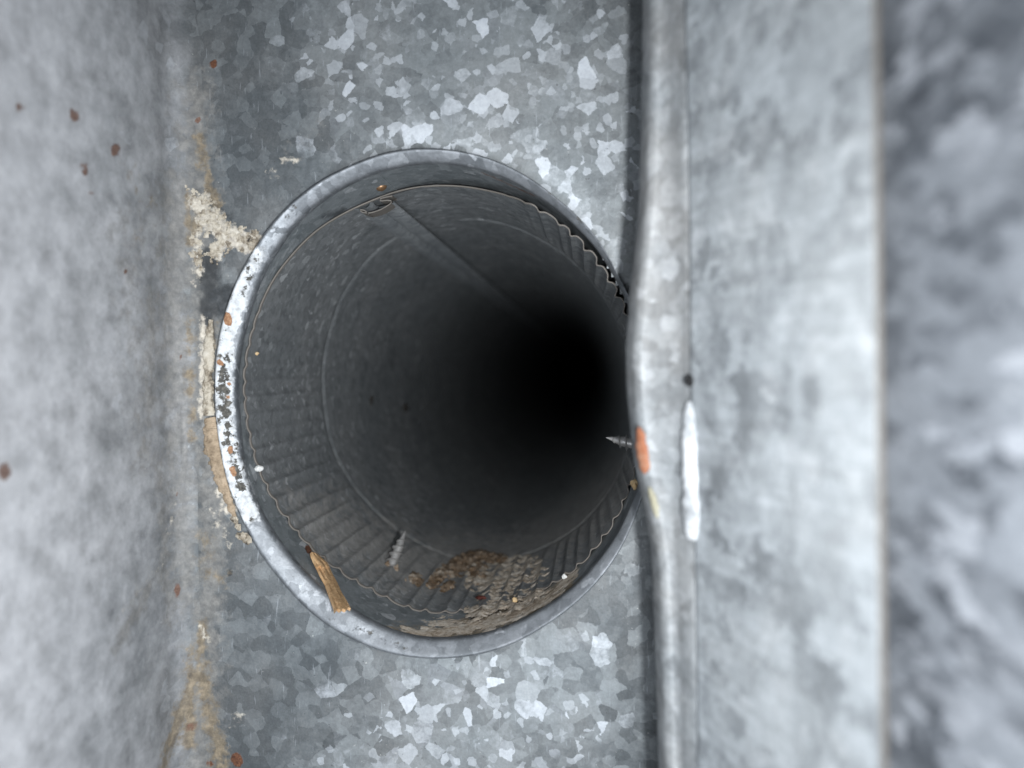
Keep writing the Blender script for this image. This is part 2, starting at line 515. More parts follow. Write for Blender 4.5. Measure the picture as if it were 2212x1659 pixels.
Y_EDGE = np.clip(depth_table(PIPE_EDGE, R_PIPE, .10), .003, .05)
Y_BEAD = depth_table(BEAD, R_PIPE, .30)
print('edge', Y_EDGE[::90].round(4)); print('bead', Y_BEAD[::90].round(4))

# ------------------------------------------------------------------ the duct
XL = at_y(388, 830, 0).x                       # plane of the left wall
duct = thing('sheet_metal_duct', (0, 0, -.12), 'rectangular galvanized sheet metal duct, spangled and stained, around the round opening', 'duct')

PLATE_PALE = [([(432, 440), (455, 480), (480, 500), (520, 520), (550, 523)], 38, 1.1), ([(425, 500), (430, 600)], 18, .7), ([(500, 1100), (490, 1050)], 26, .8), ([(440, 690), (436, 900)], 16, .8), ([(462, 460), (478, 520), (470, 545)], 24, 1), ([(470, 530), (475, 560)], 14, .8),
              ([(640, 345), (610, 350)], 16, .6), ([(585, 372), (600, 380)], 16, .55), ([(520, 1545), (505, 1560)], 22, .55), ([(430, 1350), (450, 1385)], 14, .75), ([(500, 1120), (470, 1060)], 24, .6),
              ([(455, 1100), (480, 1150), (495, 1180)], 20, .55)]
PLATE_TAN = [([(432, 290), (440, 350), (455, 410), (470, 440)], 24, .8), ([(412, 430), (430, 450), (415, 520)], 26, .8), ([(540, 528), (556, 515)], 18, 1),
             ([(440, 1350), (430, 1430), (415, 1480), (385, 1560), (352, 1659)], 22, .9), ([(430, 1440), (445, 1520), (470, 1600), (480, 1680)], 38, .85),
             ([(410, 1540), (410, 1610)], 26, 1), ([(440, 1160), (455, 1240), (485, 1250)], 40, .45), ([(470, 700), (450, 760)], 20, .6)]
PLATE_SOOT_SHADE = [([(455, 555), (452, 600)], 34, 1.5), ([(445, 650), (450, 720)], 28, 1.2), ([(452, 560), (450, 620), (470, 660), (490, 640)], 44, 1.2), ([(430, 420), (470, 450), (500, 470)], 24, .75), ([(500, 1190), (540, 1230)], 40, .45), ([(495, 1235), (497, 1240)], 10, 1), ([(538, 486), (540, 488)], 7, 1),
              ([(470, 1300), (560, 1350), (640, 1400)], 60, .3), ([(1360, 0), (1365, 500)], 30, .3), ([(1380, 1300), (1395, 1659)], 36, .3)]  # soot, plus painted shade: lower left of the ring and the cleat's shadow
PLATE_RUST = [([(461, 138)], 13, 1.2), ([(428, 258)], 9, 1.1), ([(447, 255)], 5, .9), ([(510, 1638), (514, 1645)], 17, 1.2), ([(454, 1650)], 12, 1), ([(384, 1270)], 10, 1), ([(412, 1570)], 20, .6)]
PLATE_FILM = [([(420, 200), (430, 500), (440, 900), (450, 1200), (430, 1659)], 85, .8), ([(640, 320), (690, 280)], 70, .35), ([(480, 1080), (470, 1250)], 40, .8)]
WALL_RUST = [([(42, 228), (44, 236)], 13, 1), ([(158, 245), (163, 258)], 14, 1.1), ([(248, 318), (250, 328)], 15, 1.2), ([(180, 358), (184, 372)], 12, .9), ([(198, 420)], 12, .8), ([(10, 1010), (12, 1026)], 22, 1.1),
             ([(270, 588)], 9, .9), ([(281, 606)], 9, .8), ([(172, 165)], 9, .7), ([(384, 1268), (382, 1280)], 10, 1.2), ([(383, 1065)], 6, 1), ([(390, 770)], 8, .8)]
WALL_SOOT = [([(170, 1225), (215, 1205)], 34, .62), ([(300, 1165), (330, 1120)], 26, .6), ([(230, 1340), (260, 1300)], 26, .55), ([(205, 610), (235, 700)], 60, .3), ([(370, 1050), (375, 1200)], 34, .55),
             ([(395, 560), (400, 700)], 26, .45), ([(350, 180), (390, 300)], 40, .35), ([(200, 860), (280, 870)], 40, .4), ([(390, 880), (392, 1000)], 16, .7)]
WALL_FILM = [([(390, 400), (380, 700), (395, 1000), (400, 1300)], 80, .85), ([(270, 480), (320, 900)], 90, .5), ([(250, 1400), (330, 1250)], 40, .7), ([(345, 1000), (365, 1350)], 30, .7), ([(330, 640), (310, 1000)], 60, .6)]
WALL_TAN = [([(405, 420), (412, 520)], 16, .8), ([(352, 1659), (385, 1540), (415, 1470)], 20, .9), ([(410, 700), (412, 960)], 22, .6), ([(280, 350), (330, 440)], 40, .25), ([(415, 1400), (400, 1600)], 26, .7), ([(270, 480), (300, 520)], 30, .3)]
WALL_PALE = [([(438, 700), (440, 830)], 20, .7), ([(415, 540), (420, 620)], 12, .5), ([(375, 1090), (350, 1210), (260, 1330)], 18, .35)]

def stain_attrs(P, pale, tan, soot_shade, rust, film):
    px, py = proj(P)
    return dict(pale=seg_field(px, py, pale), tan=seg_field(px, py, tan), soot_shade=seg_field(px, py, soot_shade), rust=seg_field(px, py, rust), film=seg_field(px, py, film))

# end panel: one sheet with the opening cut out, gently uneven
xs = np.arange(XL + .006, .075, .0013)
zs = np.arange(-.215, .215, .0013)
X, Z = np.meshgrid(xs, zs)
P = np.stack([X, np.zeros_like(X), Z], -1)
th = np.arctan2(Z - PC[1], X - PC[0]); rr = np.hypot(X - PC[0], Z - PC[1])
ro = rad(R_OUT, th)
dent = .0011 * np.exp(-((rr - ro) / .006) ** 2)
P[..., 1] = .0008 * np.sin(X * 38 + 1) * np.sin(Z * 31) + dent
P[..., 1] -= dent.max() * 0 + .0000
inside = rr < ro - .0022
keep = ~(inside[:-1, :-1] | inside[1:, :-1] | inside[:-1, 1:] | inside[1:, 1:])
pa = stain_attrs(P, PLATE_PALE + WALL_PALE[:1], PLATE_TAN + WALL_TAN[-4:-1], PLATE_SOOT_SHADE, PLATE_RUST, PLATE_FILM + WALL_FILM)
SPANGLE_LIGHT = [([(900, -150), (980, 150), (1180, 260), (1300, 420)], 420, 1.5), ([(760, 60), (900, 200)], 260, 1.2), ([(820, 1720), (950, 1600), (1200, 1540)], 280, 1.1)]  # areas of bright spangles, also driving the light painted into the tone
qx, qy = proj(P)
pa['spangle_light'] = np.clip(seg_field(qx, qy, SPANGLE_LIGHT), 0, 1)
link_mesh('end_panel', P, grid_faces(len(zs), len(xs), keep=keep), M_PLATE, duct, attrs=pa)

# left side panel, bent into the corner with a small radius
R0 = .0085
prof = [(XL, y) for y in np.arange(-.30, -R0, .0016)]
prof += [(XL + R0 * (1 - math.cos(a)), -R0 + R0 * math.sin(a)) for a in np.linspace(0, math.pi / 2 * .97, 18)]
prof += [(XL + R0 + .0012, .0006)]
prof = np.array(prof)
zs2 = np.arange(-.215, .215, .0016)
P = np.zeros((len(zs2), len(prof), 3))
P[..., 0] = prof[None, :, 0]; P[..., 1] = prof[None, :, 1]; P[..., 2] = zs2[:, None]
wav = .0012 * np.sin(P[..., 1] * 45 + P[..., 2] * 22) * np.clip(-P[..., 1] / .03, 0, 1)
P[..., 0] += wav
la = stain_attrs(P, WALL_PALE + PLATE_PALE, WALL_TAN + PLATE_TAN, [(a_, b_, c_ * .72) for a_, b_, c_ in WALL_SOOT] + PLATE_SOOT_SHADE, [(a_, b_, c_ * .8) for a_, b_, c_ in WALL_RUST] + PLATE_RUST, WALL_FILM + PLATE_FILM)
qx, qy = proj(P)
la['spangle_light'] = np.clip(seg_field(qx, qy, SPANGLE_LIGHT), 0, 1)
la['wall_light'] = np.clip(.36 + .80 * np.clip(-P[..., 1] / .105, 0, 1) ** 1.2 - .4 * np.clip((P[..., 0] - XL - .002) / .006, 0, 1), 0, 1)
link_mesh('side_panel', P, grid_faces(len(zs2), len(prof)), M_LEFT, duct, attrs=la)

# right side: wall sheet, broad joint strip, folded lip
TILT = -.022
def strip_xy(px, depth):
    q = at_y(px, 829.5, depth - .225)
    return q.x, q.y

def extrude_profile(name, pts, mat, parent, nz=240, fn=None, attrs=None):
    zz = np.linspace(-.215, .215, nz)
    P = np.zeros((nz, len(pts), 3))
    P[..., 0] = np.array(pts)[None, :, 0] + TILT * zz[:, None]
    P[..., 1] = np.array(pts)[None, :, 1]
    P[..., 2] = zz[:, None]
    if fn: P = fn(P, zz)
    return link_mesh(name, P, grid_faces(nz, len(pts)), mat, parent)

def dense(pts, n=8):
    out = []
    for a, b in zip(pts[:-1], pts[1:]):
        for t in np.linspace(0, 1, n, endpoint=False):
            out.append((a[0] * (1 - t) + b[0] * t, a[1] * (1 - t) + b[1] * t))
    return out + [pts[-1]]

ax, ay = strip_xy(1912, .1198)
bx, by = strip_xy(2212, .094)
dx, dy = (bx - ax), (by - ay)
wall_pts = [(.036, .0006), (.036, -.03), (ax - dx * 1.25, ay - dy * 1.25), (ax, ay), (bx, by), (bx + dx * 3, by + dy * 3)]
extrude_profile('side_panel', dense(wall_pts, 14), M_RIGHT, duct)

cleat = link_mesh('joint_strip', [], [], M_STRIP, duct)
bpy.data.objects.remove(cleat)
sp = [strip_xy(1492, .1722), strip_xy(1493, .1700), strip_xy(1495, .1690), strip_xy(1500, .1680), strip_xy(1510, .1664), strip_xy(1700, .1385), strip_xy(1893, .11645)]
ep = [strip_xy(1893, .1166), strip_xy(1899, .1164), strip_xy(1907, .1166), strip_xy(1909, .1172), strip_xy(1908, .1200)]
def strip_fn(P, zz):
    t = np.linspace(0, 1, P.shape[1])[None, :]
    P[..., 0] -= .0004 * np.sin(zz[:, None] * 60 + 2) * np.sin(t * 3.1)
    return P
strip = extrude_profile('joint_strip', dense(sp, 8), M_STRIP, duct, fn=strip_fn)
strip.data.polygons.foreach_set('use_smooth', [False] * len(strip.data.polygons))

EDGE = np.array([(-400,1392),(0,1388),(150,1386),(300,1383),(450,1378),(550,1367),(640,1358),(750,1350),(850,1353),(950,1362),(1020,1371),(1060,1381),(1110,1391),(1200,1405),(1300,1410),(1450,1415),(1659,1421),(2100,1430)], float)
def lip_mesh(name, rel, mat, parent):
    """rel: list of (pixels from the free edge or absolute, depth)"""
    zz = np.linspace(-.16, .16, 420)
    rows = []
    rng = np.random.RandomState(3)
    jit = np.convolve(rng.randn(460), np.ones(9) / 9, 'same')[20:440] * .00014
    for z, jz in zip(zz, jit):
        row = []
        # image row of this height at the depth of the free edge
        q = proj(np.array((.012, -.045, z)))
        e = np.interp(q[1], EDGE[:, 0], EDGE[:, 1])
        for kind, v, dep, wgt in rel:
            y = dep - .225
            if kind == 'e':
                qq = at_y(e + v, 829.5, y)
                # keep the column upright: undo the small shift rows get from the camera pitch
                qx = at_y(e + v, float(q[1]), y).x
                row.append((qx + jz * wgt, y, z))
            else:
                row.append((strip_xy(v, dep)[0] + TILT * z + jz * wgt * .3, y, z))
        rows.append(row)
    P = np.array(rows)
    return link_mesh(name, P, grid_faces(P.shape[0], P.shape[1]), mat, parent)
lip_rel = [('e', 42, .1990, .6), ('e', 14, .1960, .8), ('e', 3, .1930, 1), ('e', 0, .189, 1), ('e', 2, .1855, 1), ('e', 7, .1832, 1), ('e', 13, .1808, 1), ('e', 18, .1792, 1), ('e', 23, .1785, 1), ('e', 28, .1781, 1), ('e', 33, .1778, .9)]
lip = lip_mesh('folded_edge', lip_rel, M_LIP, duct)
face_rel = [('e', 32, .1780, .9), ('e', 37, .1779, .6), ('e', 44, .178, .2), ('a', 1462, .1748, .2), ('a', 1480, .1726, .1), ('a', 1488, .1717, .1), ('a', 1496, .1712, .1), ('a', 1502, .1722, .1)]
lipf = lip_mesh('folded_face', face_rel, M_LIP, duct)

se_ = extrude_profile('strip_edge', dense(ep, 5), M_OXID, strip)

# bent tab with painted flash glare and the little slot above it, at the seam of the strip
def capsule_ridge(name, px, py0, py1, wpx, depth, mat, parent):
    a = at_y(px, py0, depth - .225); b = at_y(px + 4, py1, depth - .225)
    n, m = 40, 14
    hw = wpx / FPX * depth / 2
    face = Vector((-.75, -.66, 0)).normalized()
    side = Vector((.66, -.75, 0)).normalized()
    V = []
    for i in range(n):
        t = i / (n - 1)
        p = a.lerp(b, t)
        hw = wpx / FPX * depth / 2 * (.88 + .5 * mnoise.noise(Vector((t * 7, 3.3, 1))) + .25 * mnoise.noise(Vector((t * 25, 8.3, 1))) + .12 * t)
        e = min(t, 1 - t) * (b - a).length / hw * .22
        s = math.sqrt(max(0, 1 - (1 - min(1, e)) ** 2)) * .3 + .7 * min(1, e * 3)
        for j in range(m):
            an = math.pi * j / (m - 1)
            V.append(p + side * (math.cos(an) * hw * (.45 + .55 * s)) + face * (math.sin(an) * hw * .42 * s - .0003))
    return link_mesh(name, [tuple(v) for v in V], grid_faces(n, m), mat, parent)
tab = capsule_ridge('glare_tab', 1488, 868, 1166, 42, .1690, M_GLARE, strip)

def dish(name, c, nrm, r, mat, parent, depth=.0008, n=24, k=4):
    nrm = Vector(nrm).normalized()
    u = nrm.orthogonal().normalized(); v = nrm.cross(u)
    V, F = [tuple(Vector(c) - nrm * depth * .2)], []
    for i in range(1, k + 1):
        s = i / k
        for j in range(n):
            a = 2 * math.pi * j / n
            V.append(tuple(Vector(c) + (u * math.cos(a) + v * math.sin(a)) * r * s + nrm * depth * (s ** 3 - .2 if s < 1 else -.6)))
    for j in range(n):
        F.append((0, 1 + j, 1 + (j + 1) % n))
    for i in range(k - 1):
        for j in range(n):
            F.append((1 + i * n + j, 1 + (i + 1) * n + j, 1 + (i + 1) * n + (j + 1) % n, 1 + i * n + (j + 1) % n))
    return link_mesh(name, V, F, mat, parent)
hole = dish('slot_hole', at_y(1487, 823, .1685 - .225), (-.75, -.66, 0), .0014, M_DARK, strip)  # shallow dish; the darkness of the hole is painted black

# ------------------------------------------------------------------ the collar
collar = thing('pipe_collar', (PC[0], 0, PC[1] - .075), 'round galvanized take-off collar with bright rolled rim set in the duct panel', 'collar')
prof = [(-.03, .0035), (-.03, -.0006), (.0, -.0024), (.06, -.0036), (.14, -.0044), (.22, -.0047), (.30, -.0046), (.45, -.0041), (.60, -.0036), (.75, -.0031), (.90, -.0025), (.97, -.0021), (1.0, -.0016), (1.02, -.0006), (.98, .0010)]
rows = []
wob = np.array([mnoise.noise(Vector((math.cos(t) * 3.3, math.sin(t) * 3.3, 1.7))) for t in TH]) * .0004
for u, y in prof:
    r = R_OUT * (1 - u) + R_IN * u + wob
    rows.append(np.stack([PC[0] + r * np.cos(TH), np.full(NTH, y) + wob * .6, PC[1] + r * np.sin(TH)], -1))
P = np.array(rows)
px, py = proj(P)
RIM_SOOT = [([(486, 770), (482, 850), (490, 930), (520, 1050)], 32, .62), ([(560, 540), (520, 640)], 24, .42), ([(482, 800), (486, 860), (484, 900)], 26, .7), ([(490, 870)], 20, .8), ([(500, 640), (480, 760)], 20, .40), ([(520, 1080), (560, 1150)], 26, .4), ([(486, 740)], 14, .45), ([(640, 440), (580, 520)], 22, .35),
            ([(1170, 400), (1260, 490)], 16, .35), ([(700, 1330), (900, 1410)], 16, .35)]
RIM_RUST = [([(490, 682), (493, 695)], 12, 1.2), ([(473, 782), (478, 786)], 8, 1), ([(497, 968), (498, 975)], 9, 1.2), ([(500, 1012), (506, 1024)], 9, 1), ([(492, 858)], 9, 1), ([(496, 830)], 7, 1), ([(466, 928)], 6, 1)]
rim = link_mesh('rolled_rim', P, grid_faces(len(prof), NTH, closed=True)[:, ::-1], M_RIM, collar, attrs=dict(soot_shade=seg_field(px, py, RIM_SOOT), rust=seg_field(px, py, RIM_RUST),
                worn_glint=seg_field(px, py, [([(520, 620), (486, 740), (480, 850), (488, 950), (515, 1050), (540, 1110)], 34, 1), ([(560, 545), (520, 620)], 26, .7)])))

ys = np.concatenate([np.linspace(-.0012, .012, 14), np.linspace(.014, .062, 30)])
P = np.stack([PC[0] + R_SLV[None, :] * np.cos(TH)[None, :] + 0 * ys[:, None], ys[:, None] + 0 * TH[None, :], PC[1] + R_SLV[None, :] * np.sin(TH)[None, :] + 0 * ys[:, None]], -1)
px, py = proj(P)
SLV_TAN = [([(850, 1375), (930, 1382), (1040, 1350), (1150, 1310), (1230, 1270)], 44, .95)]
SLV_SOOT = [([(700, 470), (740, 455)], 18, .8), ([(1100, 390), (1180, 440)], 20, .5), ([(530, 900), (560, 1080)], 26, .45), ([(760, 1290), (850, 1340)], 30, .35)]
SLV_RUST = [([(664, 1183), (668, 1190)], 9, 1), ([(1040, 372), (1160, 425)], 8, .4)]
sleeve = link_mesh('collar_sleeve', P, grid_faces(len(ys), NTH, closed=True)[:, ::-1], M_SLEEVE, collar,
                   attrs=dict(soot_shade=seg_field(px, py, SLV_SOOT), tan=seg_field(px, py, SLV_TAN), rust=seg_field(px, py, SLV_RUST)))

def tube_pt(table, th, y, inset=0.0):
    r = float(rad(table, np.array(th))) - inset
    return Vector((PC[0] + r * math.cos(th), y, PC[1] + r * math.sin(th)))

def tube_frame(th):
    return Vector((-math.cos(th), 0, -math.sin(th)))     # inward

# lap seam of the collar: the overlapping sheet, half a millimetre proud
q, t0 = hit_tube(778, 390, R_SLV)
V = []
for y in np.linspace(-.0005, .05, 20):
    for da, ins in ((0, -.0002), (.0006, .0005), (.03, .0005), (.06, .0005), (.085, .0004), (.09, -.0002)):
        V.append(tuple(tube_pt(R_SLV, t0 - da, y, ins)))
link_mesh('lap_seam', V, grid_faces(20, 6), M_SLEEVE, collar, smooth=False)
q, tr = hit_tube(823, 402, R_SLV)
dome = []
n_, k_ = 20, 6
nrm = tube_frame(tr); u_ = Vector((0, 1, 0)); v_ = nrm.cross(u_)
c_ = tube_pt(R_SLV, tr, q.y, .0004)
V, F = [tuple(c_ + nrm * .0014)], []
for i in range(1, k_ + 1):
    a = math.pi / 2 * i / k_
    for j in range(n_):
        b = 2 * math.pi * j / n_
        V.append(tuple(c_ + (u_ * math.cos(b) + v_ * math.sin(b)) * .0019 * math.sin(a) + nrm * (.0014 * math.cos(a) - .0002)))
for j in range(n_): F.append((0, 1 + j, 1 + (j + 1) % n_))
for i in range(k_ - 1):
    for j in range(n_): F.append((1 + i * n_ + j, 1 + (i + 1) * n_ + j, 1 + (i + 1) * n_ + (j + 1) % n_, 1 + i * n_ + (j + 1) % n_))
rv = link_mesh('rivet', V, F, plain_metal('copper_brown', (.30, .18, .10), .4, .7), collar)

# ------------------------------------------------------------------ the round pipe
pipe = thing('round_pipe', (PC[0], .02, PC[1] - .075), 'dark round galvanized pipe with crimped end and lock seam running deep into blackness', 'pipe')
# flutes: everywhere but the upper left quarter
flute_w = np.ones(NTH)
flute_w = np.clip(1 - bump_deg(112, 40) * 2.4, 0, 1)
NFL = 70
rngf = np.random.RandomState(11)
def rough_tab(n, sig):
    a = smooth_periodic(rngf.randn(NTH), sig)
    return a / (np.abs(a).max() + 1e-9)
PHW = rough_tab(NTH, .035) * 1.5
AMPW = 1 + .45 * rough_tab(NTH, .03)
ph = TH * NFL + PHW
FLA = .00085 + .0006 * bump_deg(45, 25) - .00025 * bump_deg(190, 35)
flute = (.5 + .5 * np.cos(ph + .5 * np.sin(ph))) ** 1.3
def pipe_rows(u_list, part):
    rows = []
    for u in u_list:
        if part == 'crimp':
            y = Y_EDGE + (Y_BEAD - .004 - Y_EDGE) * u
            fade = np.clip((1 - u) / .30, 0, 1) ** .8 * (1 if u < 1 else 0)
            fl = (1.25 * flute - .15) * FLA * AMPW * flute_w * fade
            r = R_PIPE - fl
            r = r - .00025 * np.sin(TH * 5 + 1) * (1 - u)
        elif part == 'bead':
            y = Y_BEAD + (u - .5) * .008
            r = R_PIPE + .0006 * np.exp(-((u - .5) / .22) ** 2)
        else:
            y = Y_BEAD * (1 - u) + .004 * (1 - u) + 3.0 * u
            r = R_PIPE + .0000 * TH
        rows.append(np.stack([PC[0] + r * np.cos(TH), y + 0 * TH, PC[1] + r * np.sin(TH)], -1))
    return np.array(rows)
P_SOOT = [([(815, 740), (850, 720), (845, 790)], 46, .55), ([(800, 800), (860, 860)], 50, .4), ([(640, 760), (560, 850), (600, 980)], 70, .38), ([(870, 880)], 12, .7)]
P_FILM = [([(700, 1130), (900, 1220), (1100, 1200), (1250, 1130), (1340, 1040)], 150, .85), ([(620, 1060), (760, 1180)], 60, .55), ([(960, 900), (1050, 1050)], 150, .35), ([(850, 480), (1050, 640)], 60, .4)]
def pipe_part(name, u, part, sub=1):
    P = pipe_rows(u, part)
    px, py = proj(P)
    fd = np.clip(1.2 - P[..., 1] / .5, 0, 1)
    return link_mesh(name, P, grid_faces(len(u), NTH, closed=True)[:, ::-1], M_PIPE, pipe,
                     attrs=dict(soot_shade=seg_field(px, py, P_SOOT), film=seg_field(px, py, P_FILM) * fd, rust=np.zeros_like(px)))
pipe_part('crimped_end', np.linspace(0, 1, 40), 'crimp')
pipe_part('bead', np.linspace(0, 1, 22), 'bead')
pipe_part('pipe_wall', np.linspace(0, 1, 90) ** 2.4, 'wall')
# cut edge of the sheet, half a millimetre thick, outside the inner face
row0 = pipe_rows([0], 'crimp')[0]
out = np.stack([np.cos(TH), 0 * TH, np.sin(TH)], -1)
E = np.array([row0 + out * 0 + np.array((0, .0012, 0)), row0 - out * .0001 + np.array((0, -.0001, 0)), row0 + out * .00035 + np.array((0, -.0001, 0)), row0 + out * .0004 + np.array((0, .004, 0))])
link_mesh('cut_edge', E, grid_faces(4, NTH, closed=True)[:, ::-1], M_EDGE, pipe)
# black cap added so the far end of the run stays dark
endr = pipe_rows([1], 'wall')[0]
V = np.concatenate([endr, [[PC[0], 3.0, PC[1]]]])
link_mesh('black_end_cap', V, [(j, (j + 1) % NTH, NTH) for j in range(NTH)], M_BLACK, pipe)
# lock seam: folded strip proud of the wall, with a sharp right edge and a hollow on the left
q, ts = hit_tube(850, 425, R_PIPE)
def seam_mesh(name, prof, mat):
    V = []
    for yv in ysm:
        for da, ins in prof:
            t = ts + da
            y0 = float(rad(Y_EDGE, np.array(t))) - .0002
            V.append(tuple(tube_pt(R_PIPE, t, y0 + yv, ins)))
    return link_mesh(name, V, grid_faces(len(ysm), len(prof))[:, ::-1], mat, pipe)
ysm = np.concatenate([np.linspace(0, .06, 24), np.linspace(.07, 2.9, 60)])
seam_mesh('seam_apron', [(-.24, -.0005), (-.18, -.0001), (-.10, .0004), (-.03, .0006), (.0, .0005), (.03, .0003)], M_PIPE)
seam_mesh('lock_seam', [(.03, .0008), (.012, .0014), (-.002, .0023), (-.004, .0027), (-.002, .0030), (.004, .0031), (.04, .0030), (.072, .0027), (.086, .0018), (.094, .0003), (.106, .0001), (.116, .0010), (.135, .0013), (.16, .0007), (.19, -.0003)], M_SEAM)
# the folded-over end of the seam: a thin hooked sheet edge
hook = [(797, 461), (786, 452), (776, 452), (783, 458), (800, 459), (822, 452), (842, 440), (847, 433), (838, 431), (822, 433), (819, 429), (830, 425), (852, 421)]
yh = float(rad(Y_EDGE, np.array(ts))) - .0008
V = []
hp = []
for a, b in zip(hook[:-1], hook[1:]):
    for t in np.linspace(0, 1, 5, endpoint=False):
        hp.append((a[0] * (1 - t) + b[0] * t, a[1] * (1 - t) + b[1] * t))
for it in range(3):
    hp = [hp[0]] + [((a[0] + 2 * b[0] + c[0]) / 4, (a[1] + 2 * b[1] + c[1]) / 4) for a, b, c in zip(hp[:-2], hp[1:-1], hp[2:])] + [hp[-1]]
for (x, y) in hp:
    a = at_y(x, y, yh)
    V += [(a.x, yh, a.z), (a.x, yh, a.z - .0004), (a.x, yh + .006, a.z - .0004), (a.x, yh + .006, a.z)]
link_mesh('folded_seam_end', V, grid_faces(len(hp), 4, closed=True), M_EDGE, pipe, smooth=False)

# ------------------------------------------------------------------ screws
def screw(base, axis, length, r, label, depth_in=.002):
    axis = Vector(axis).normalized()
    u = axis.orthogonal().normalized(); v = axis.cross(u)
    t = thing('screw', base, label, 'screw', 'screws poking into the pipe')
    n, rows = 18, 16
    V = []
    for i in range(rows):
        s = i / (rows - 1)
        rr = r * .72 * (1 - .12 * s) if s < .62 else r * .72 * .925 * max(.03, (1 - (s - .62) / .38)) ** .85
        for j in range(n):
            a = 2 * math.pi * j / n
            V.append(tuple(Vector(base) + axis * (-depth_in + (length + depth_in) * s) + (u * math.cos(a) + v * math.sin(a)) * rr))
    link_mesh('shank', V, grid_faces(rows, n, closed=True), M_SCREW, t)
    # helical thread
    turns, st = 5.4, 26
    N = int(turns * st)
    V = []
    for i in range(N + 1):
        s = i / N * .86
        a = 2 * math.pi * i / st
        rad_c = r * .70 * (1 - .12 * s) if s < .62 else r * .70 * .925 * max(.05, (1 - (s - .62) / .38)) ** .85
        out_r = rad_c + r * .46 * min(1, (1 - s / .9) * 2.2) * min(1, i / 8)
        e = u * math.cos(a) + v * math.sin(a)
        c = Vector(base) + axis * (-depth_in + (length + depth_in) * s)
        hw = length * .035
        V += [tuple(c + e * rad_c * .9 - axis * hw), tuple(c + e * out_r), tuple(c + e * rad_c * .9 + axis * hw)]
    link_mesh('thread', V, grid_faces(N + 1, 3), M_SCREW, t, smooth=False)
    return t
q1, ta = hit_tube(846, 1222, R_PIPE)
tipd = at_y(876, 1146, q1.y + .008)
b1 = tube_pt(R_PIPE, ta, q1.y, -.0003)
screw(b1, tipd - b1, (tipd - b1).length, .0024, 'sharp steel screw poking up through the crimped bottom of the pipe')
tip2 = at_y(1309, 945, .022); base2 = at_y(1386, 962, .020)
screw(base2, tip2 - base2, (tip2 - base2).length, .0025, 'steel screw tip pointing left from behind the folded right edge')
# torn metal burr round the first screw
V = []
for i in range(3):
    for j in range(28):
        a = 2 * math.pi * j / 28
        nrm = tube_frame(ta); uu = Vector((0, 1, 0)); vv = nrm.cross(uu)
        rr_ = (.0034, .0026, .0019)[i]
        hgt = (-.0003, .0005, .0010)[i] * (1 + .9 * math.sin(a * 3 + 1) * (i > 0) + .5 * math.sin(a * 7))
        V.append(tuple(b1 + (uu * math.cos(a) + vv * math.sin(a)) * rr_ + nrm * hgt))
link_mesh('burr', V, grid_faces(3, 28, closed=True), M_DIRT, bpy.data.objects['screw'], smooth=False)

# ------------------------------------------------------------------ wood chip
chip_px = [(673,1192),(679,1191),(684,1195),(697,1206),(708,1216),(715,1232),(722,1246),(729,1259),(737,1277),(746,1292),(752,1303),(758,1314),(746,1317),(733,1320),(729,1316),(724,1317),(721,1306),(713,1284),(704,1259),(695,1243),(687,1226),(680,1212),(675,1201)]
right = np.array(chip_px[2:12], float); left = np.array([chip_px[0]] + chip_px[:15:-1] + [(724, 1317)], float)
def resamp(pl, n):
    d = np.concatenate([[0], np.cumsum(np.hypot(*np.diff(pl, axis=0).T))])
    t = np.linspace(0, d[-1], n)
    return np.stack([np.interp(t, d, pl[:, 0]), np.interp(t, d, pl[:, 1])], -1)
NRW, NCL = 34, 7
la_, ra_ = resamp(left, NRW), resamp(right, NRW)
tops, bots = [], []
for i in range(NRW):
    for k in range(NCL):
        f = k / (NCL - 1)
        x, y = la_[i] * (1 - f) + ra_[i] * f
        if i == NRW - 1: y += (3.5, -2, 2, -1, 3, -3, 0)[k]
        lift = .0026 if y < 1225 else .0018 + .0010 * min(1, max(0, (y - 1260) / 40))
        lift += .00035 * math.sin(f * math.pi) + .0004 * mnoise.noise(Vector((f * 5, i * .12, 2)))
        q, t = hit_tube(x, y, R_SLV - lift, y0=-.012)
        tops.append(q); bots.append(q - tube_frame(t) * .0009)
bm = bmesh.new()
tv = [bm.verts.new(p) for p in tops]; bv = [bm.verts.new(p) for p in bots]
for i in range(NRW - 1):
    for k in range(NCL - 1):
        a, b, c, d = i * NCL + k, i * NCL + k + 1, (i + 1) * NCL + k + 1, (i + 1) * NCL + k
        bm.faces.new((tv[a], tv[b], tv[c], tv[d])); bm.faces.new((bv[d], bv[c], bv[b], bv[a]))
    for k in (0, NCL - 1):
        a, d = i * NCL + k, (i + 1) * NCL + k
        bm.faces.new((tv[a], tv[d], bv[d], bv[a]))
for i in (0, NRW - 1):
    for k in range(NCL - 1):
        a, b = i * NCL + k, i * NCL + k + 1
        bm.faces.new((tv[a], bv[a], bv[b], tv[b]))
bmesh.ops.recalc_face_normals(bm, faces=bm.faces)
me = bpy.data.meshes.new('wood_chip'); bm.to_mesh(me); bm.free(); me.materials.append(M_WOOD)
o = bpy.data.objects.new('wood_chip', me); COL.objects.link(o)
tag(o, 'orange brown splinter of wood lying on the collar at lower left', 'wood chip')

